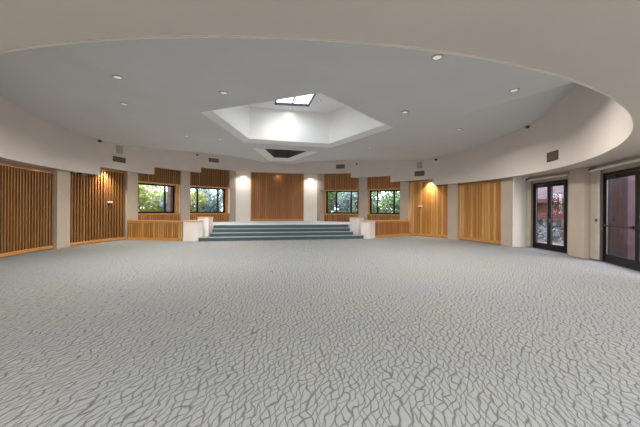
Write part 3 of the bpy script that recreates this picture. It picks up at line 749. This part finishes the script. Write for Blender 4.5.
def tree(x, y, h, w, leaf, label, seed, n=1500, lsz=.10, z0=0.2, group='trees and shrubs outside the stage windows'):
    rnd = random.Random(seed)
    t = thing('leafy_shrub', label, 'shrub', (x, y, -.06), group)
    q = MB()
    for i in range(4):
        a = rnd.uniform(0, 2 * pi); q.bar((x + .05 * cos(a), y + .05 * sin(a), -.06), (x + w * .35 * cos(a), y + w * .35 * sin(a), h * rnd.uniform(.6, .95)), .03, 6)
    q.build('stems', M['bark'], t)
    q = MB()
    cl = [(rnd.uniform(-.4, .4) * w, rnd.uniform(-.3, .3) * w, rnd.uniform(.12, .9) * h, rnd.uniform(.16, .32) * w) for _ in range(14)]
    for i in range(n):
        cx_, cy_, cz_, cr_ = rnd.choice(cl)
        d = Vector((rnd.gauss(0, 1), rnd.gauss(0, 1), rnd.gauss(0, 1))).normalized() * cr_ * rnd.uniform(.5, 1.1)
        c = Vector((x + cx_, y + cy_, max(.0, cz_))) + d
        if c.z < .0: continue
        u = Vector((rnd.gauss(0, 1), rnd.gauss(0, 1), rnd.gauss(0, 1))).normalized(); v = u.orthogonal().normalized(); s_ = lsz * rnd.uniform(.6, 1.3)
        q.poly([c - u * s_, c + v * s_ * .45, c + u * s_, c - v * s_ * .45])
    q.build('foliage', leaf, t, recalc=False)
    return t
spots = [(-9.2, 6.7, 3.3, 2.6, 'leaf_yellow', 'yellow-green shrub outside the left part of the outer left window'),
         (-8.0, 8.6, 2.6, 2.2, 'leaf_yellow', 'yellow-green shrub outside the right part of the outer left window'),
         (-10.6, 9.6, 2.2, 2.6, 'leaf_blue', 'blue-grey shrub low beyond the outer left window'),
         (-5.9, 10.4, 2.9, 2.4, 'leaf_yellow', 'light green shrub outside the inner left window'),
         (-7.2, 9.6, 2.0, 2.0, 'leaf_blue', 'blue-grey low shrub at the left of the inner left window'),
         (-4.3, 11.2, 3.0, 2.0, 'leaf_blue', 'blue-grey shrub at the right of the inner left window'),
         (3.4, 11.3, 3.2, 2.2, 'leaf_green', 'dark green shrub at the left of the inner right window'),
         (5.0, 11.2, 2.7, 2.2, 'leaf_blue', 'silvery shrub in the middle of the inner right window'),
         (6.8, 10.4, 3.3, 2.4, 'leaf_green', 'dark green shrub right of the inner right window'),
         (8.3, 9.0, 3.4, 2.6, 'leaf_green', 'dark green shrub in the middle of the outer right window'),
         (9.6, 7.6, 3.2, 2.4, 'leaf_green', 'dark green shrub right of the outer right window'),
         (7.6, 10.8, 2.3, 2.0, 'leaf_blue', 'pale silvery shrub low behind the outer right window')]
for i, (x, y, h, w, lf, lb) in enumerate(spots): tree(x, y, h, w, M[lf], lb, 20 + i, 2600, .12)
back = [(-13.5, 9.0, 'leaf_yellow', 'tall sunlit tree standing farthest left behind the shrubs'), (-11.5, 12.0, 'leaf_yellow', 'tall sunlit tree behind the outer left window shrubs'), (-8.6, 13.4, 'leaf_yellow', 'tall light green tree between the two left windows'), (-5.6, 14.6, 'leaf_blue', 'tall grey-green tree behind the inner left window'),
        (4.2, 14.6, 'leaf_green', 'tall dark tree behind the inner right window'), (7.6, 13.6, 'leaf_green', 'tall dark tree between the two right windows'), (10.8, 11.6, 'leaf_green', 'tall dark tree behind the outer right window'), (12.6, 8.4, 'leaf_green', 'tall dark tree farthest right behind the shrubs')]
for i, (x, y, lf, lb) in enumerate(back): tree(x, y, 4.6, 4.0, M[lf], lb, 90 + i, 1300 if x < 0 else 2800, .17, group='tall trees behind the shrubs')
t = thing('brick_pillar', 'dusky purple brick pillar just outside the outer left window', 'pillar', (-5.89, 7.46, 0))
pm = frame_at(-38.3, 9.5, 0)
MB().box(-.20, .35, 0, .4, -.06, 3.4, pm).build('shaft', M['purple_brick'], t)
# building across the court at right
def rotm(x, y, deg): return Matrix.Translation((x, y, 0)) @ Matrix.Rotation(radians(deg), 4, 'Z')
bm_ = rotm(15.5, 1.2, 0)
b = thing('brick_building', 'red brick building with a shingled roof seen through the first glass door', 'building', (15.5, 1.2, 0))
MB().box(-.3, 6, -9, 4.6, 0, 2.15, bm_).build('wall', M['brick'], b)
q = MB(); q.prism([bm_ @ Vector(p) for p in ((-1.0, -9.5, 1.95), (-1.0, 5, 1.95), (-1.0, 5, 2.1), (-1.0, -9.5, 2.1))], [bm_ @ Vector(p) for p in ((5, -9.5, 5.0), (5, 5, 5.0), (5, 5, 5.15), (5, -9.5, 5.15))]); q.build('roof', M['shingle'], b)
q = MB(); q.box(-1.05, -.98, -9.5, 5, 1.90, 2.12, bm_); q.build('fascia_board', M['box_brown'], b)
# rubble wall: individual stones in one retaining wall
t = thing('rubble_stone_wall', 'low grey rubble stone wall outside the first glass door', 'stone wall', (13.2, .5, 0))
q = MB(); rnd = random.Random(3)
for row in range(6):
    y = -4.5
    while y < 5.5:
        w = rnd.uniform(.16, .34); h = .17; dx = rnd.uniform(-.05, .05)
        b4 = [(13.0 + dx + rnd.uniform(-.03, .03), y + .01, row * h), (13.45, y + .01, row * h), (13.45, y + w, row * h), (13.0 + dx + rnd.uniform(-.03, .03), y + w - .01, row * h)]
        t4 = [(p[0] + rnd.uniform(-.01, .03), p[1], p[2] + h * rnd.uniform(.88, .98)) for p in b4]
        q.prism(b4, t4); y += w
mst = leafm('stone_mix', [(0.08, 0.08, 0.07), (0.20, 0.20, 0.18), (0.05, 0.055, 0.045), (0.34, 0.34, 0.33), (0.12, 0.11, 0.09)])
q.build('stones', mst, t)
t = thing('garden_railing', 'thin dark railing above the rubble wall outside the first door', 'railing', (12.9, .5, 1.0))
q = MB(); q.bar((12.95, -4.5, 1.24), (12.95, 5.5, 1.24), .02); q.build('top_rail', M['dark'], t)
for i in range(11): MB().bar((12.95, -4.4 + i * .98, .95), (12.95, -4.4 + i * .98, 1.24), .014).build('baluster', M['dark'], t)
for i, (x, y, s_) in enumerate(((12.3, .8, 1), (12.2, -.2, .9), (12.3, 1.9, 1.1))):
    tree(x, y, .75 * s_, 1.0, M['leaf_blue'], ['small grey-green bush in the middle before the rubble wall', 'small grey-green bush nearest the door before the rubble wall', 'small grey-green bush left before the rubble wall'][i], 60 + i, 350, .07, group='bushes before the rubble wall')
t = thing('storage_chest', 'dark brown chest standing outside the right leaf of the first door', 'chest', (11.3, -2.0, 0))
MB().box(10.9, 11.7, -2.75, -1.75, -.06, .62).build('body', M['box_brown'], t, bevel=.02)
MB().box(10.86, 11.74, -2.8, -1.70, .62, .70).build('lid', M['box_brown'], t, bevel=.02)
# pier right outside the second door, its shade painted dark; brick wall behind
t = thing('shaded_brick_pier', 'wide brown-purple pier, shade painted dark, just outside the door at right edge', 'pier', (10.2, -6.0, 0))
t.location = m2 @ Vector((-1.5, 1.0, 0))
MB().box(-2.3, -1.12, .75, 1.3, -.06, 3.3, m2).build('shaft', M['shaded_pier'], t)
t = thing('garden_brick_wall', 'bright red brick garden wall behind the shaded pier at right edge', 'wall', m2 @ Vector((0, 4, 0)))
MB().box(-3.2, 4.5, 3.2, 3.5, -.06, 1.9, m2).build('brickwork', M['brick'], t)
MB().box(-3.2, 4.5, 3.12, 3.58, 1.9, 2.0, m2).build('coping', M['ground'], t)

# ------------------------------------------------------------------ daylight
w = bpy.data.worlds.new('daylight'); SC.world = w; w.use_nodes = True
nt = w.node_tree; bg = nt.nodes['Background']
sky = nt.nodes.new('ShaderNodeTexSky'); sky.sky_type = 'NISHITA'; sky.sun_disc = False; sky.sun_elevation = radians(48); sky.sun_rotation = radians(150); sky.air_density = 1.0; sky.dust_density = 3.0
mixn = nt.nodes.new('ShaderNodeMix'); mixn.data_type = 'RGBA'; mixn.inputs[0].default_value = 0.55; mixn.inputs[7].default_value = (9, 9.2, 9.6, 1)
nt.links.new(sky.outputs[0], mixn.inputs[6]); nt.links.new(mixn.outputs[2], bg.inputs['Color']); bg.inputs['Strength'].default_value = 0.95

# ------------------------------------------------------------------ camera
cam = bpy.data.cameras.new('camera'); co = bpy.data.objects.new('camera', cam); COL.objects.link(co)
cam.sensor_width = 36; cam.sensor_fit = 'HORIZONTAL'; cam.lens = 36 * 290 / 640; cam.shift_y = -3.45 / 640; cam.clip_start = .05
co.matrix_world = Matrix.Translation((-1.677, -10.311, CAMH)) @ Matrix.Rotation(radians(-13.4), 4, 'Z') @ Matrix.Rotation(radians(90), 4, 'X') @ Matrix.Rotation(.007, 4, 'Z')
SC.camera = co
SC.view_settings.view_transform = 'Standard'; SC.view_settings.look = 'None'; SC.view_settings.gamma = 1; SC.view_settings.use_curve_mapping = False
SC.view_settings.exposure = 0.16
SC.cycles.max_bounces = 10; SC.cycles.diffuse_bounces = 6; SC.cycles.transparent_max_bounces = 12
SC.cycles.use_denoising = True
SC.cycles.sample_clamp_indirect = 6
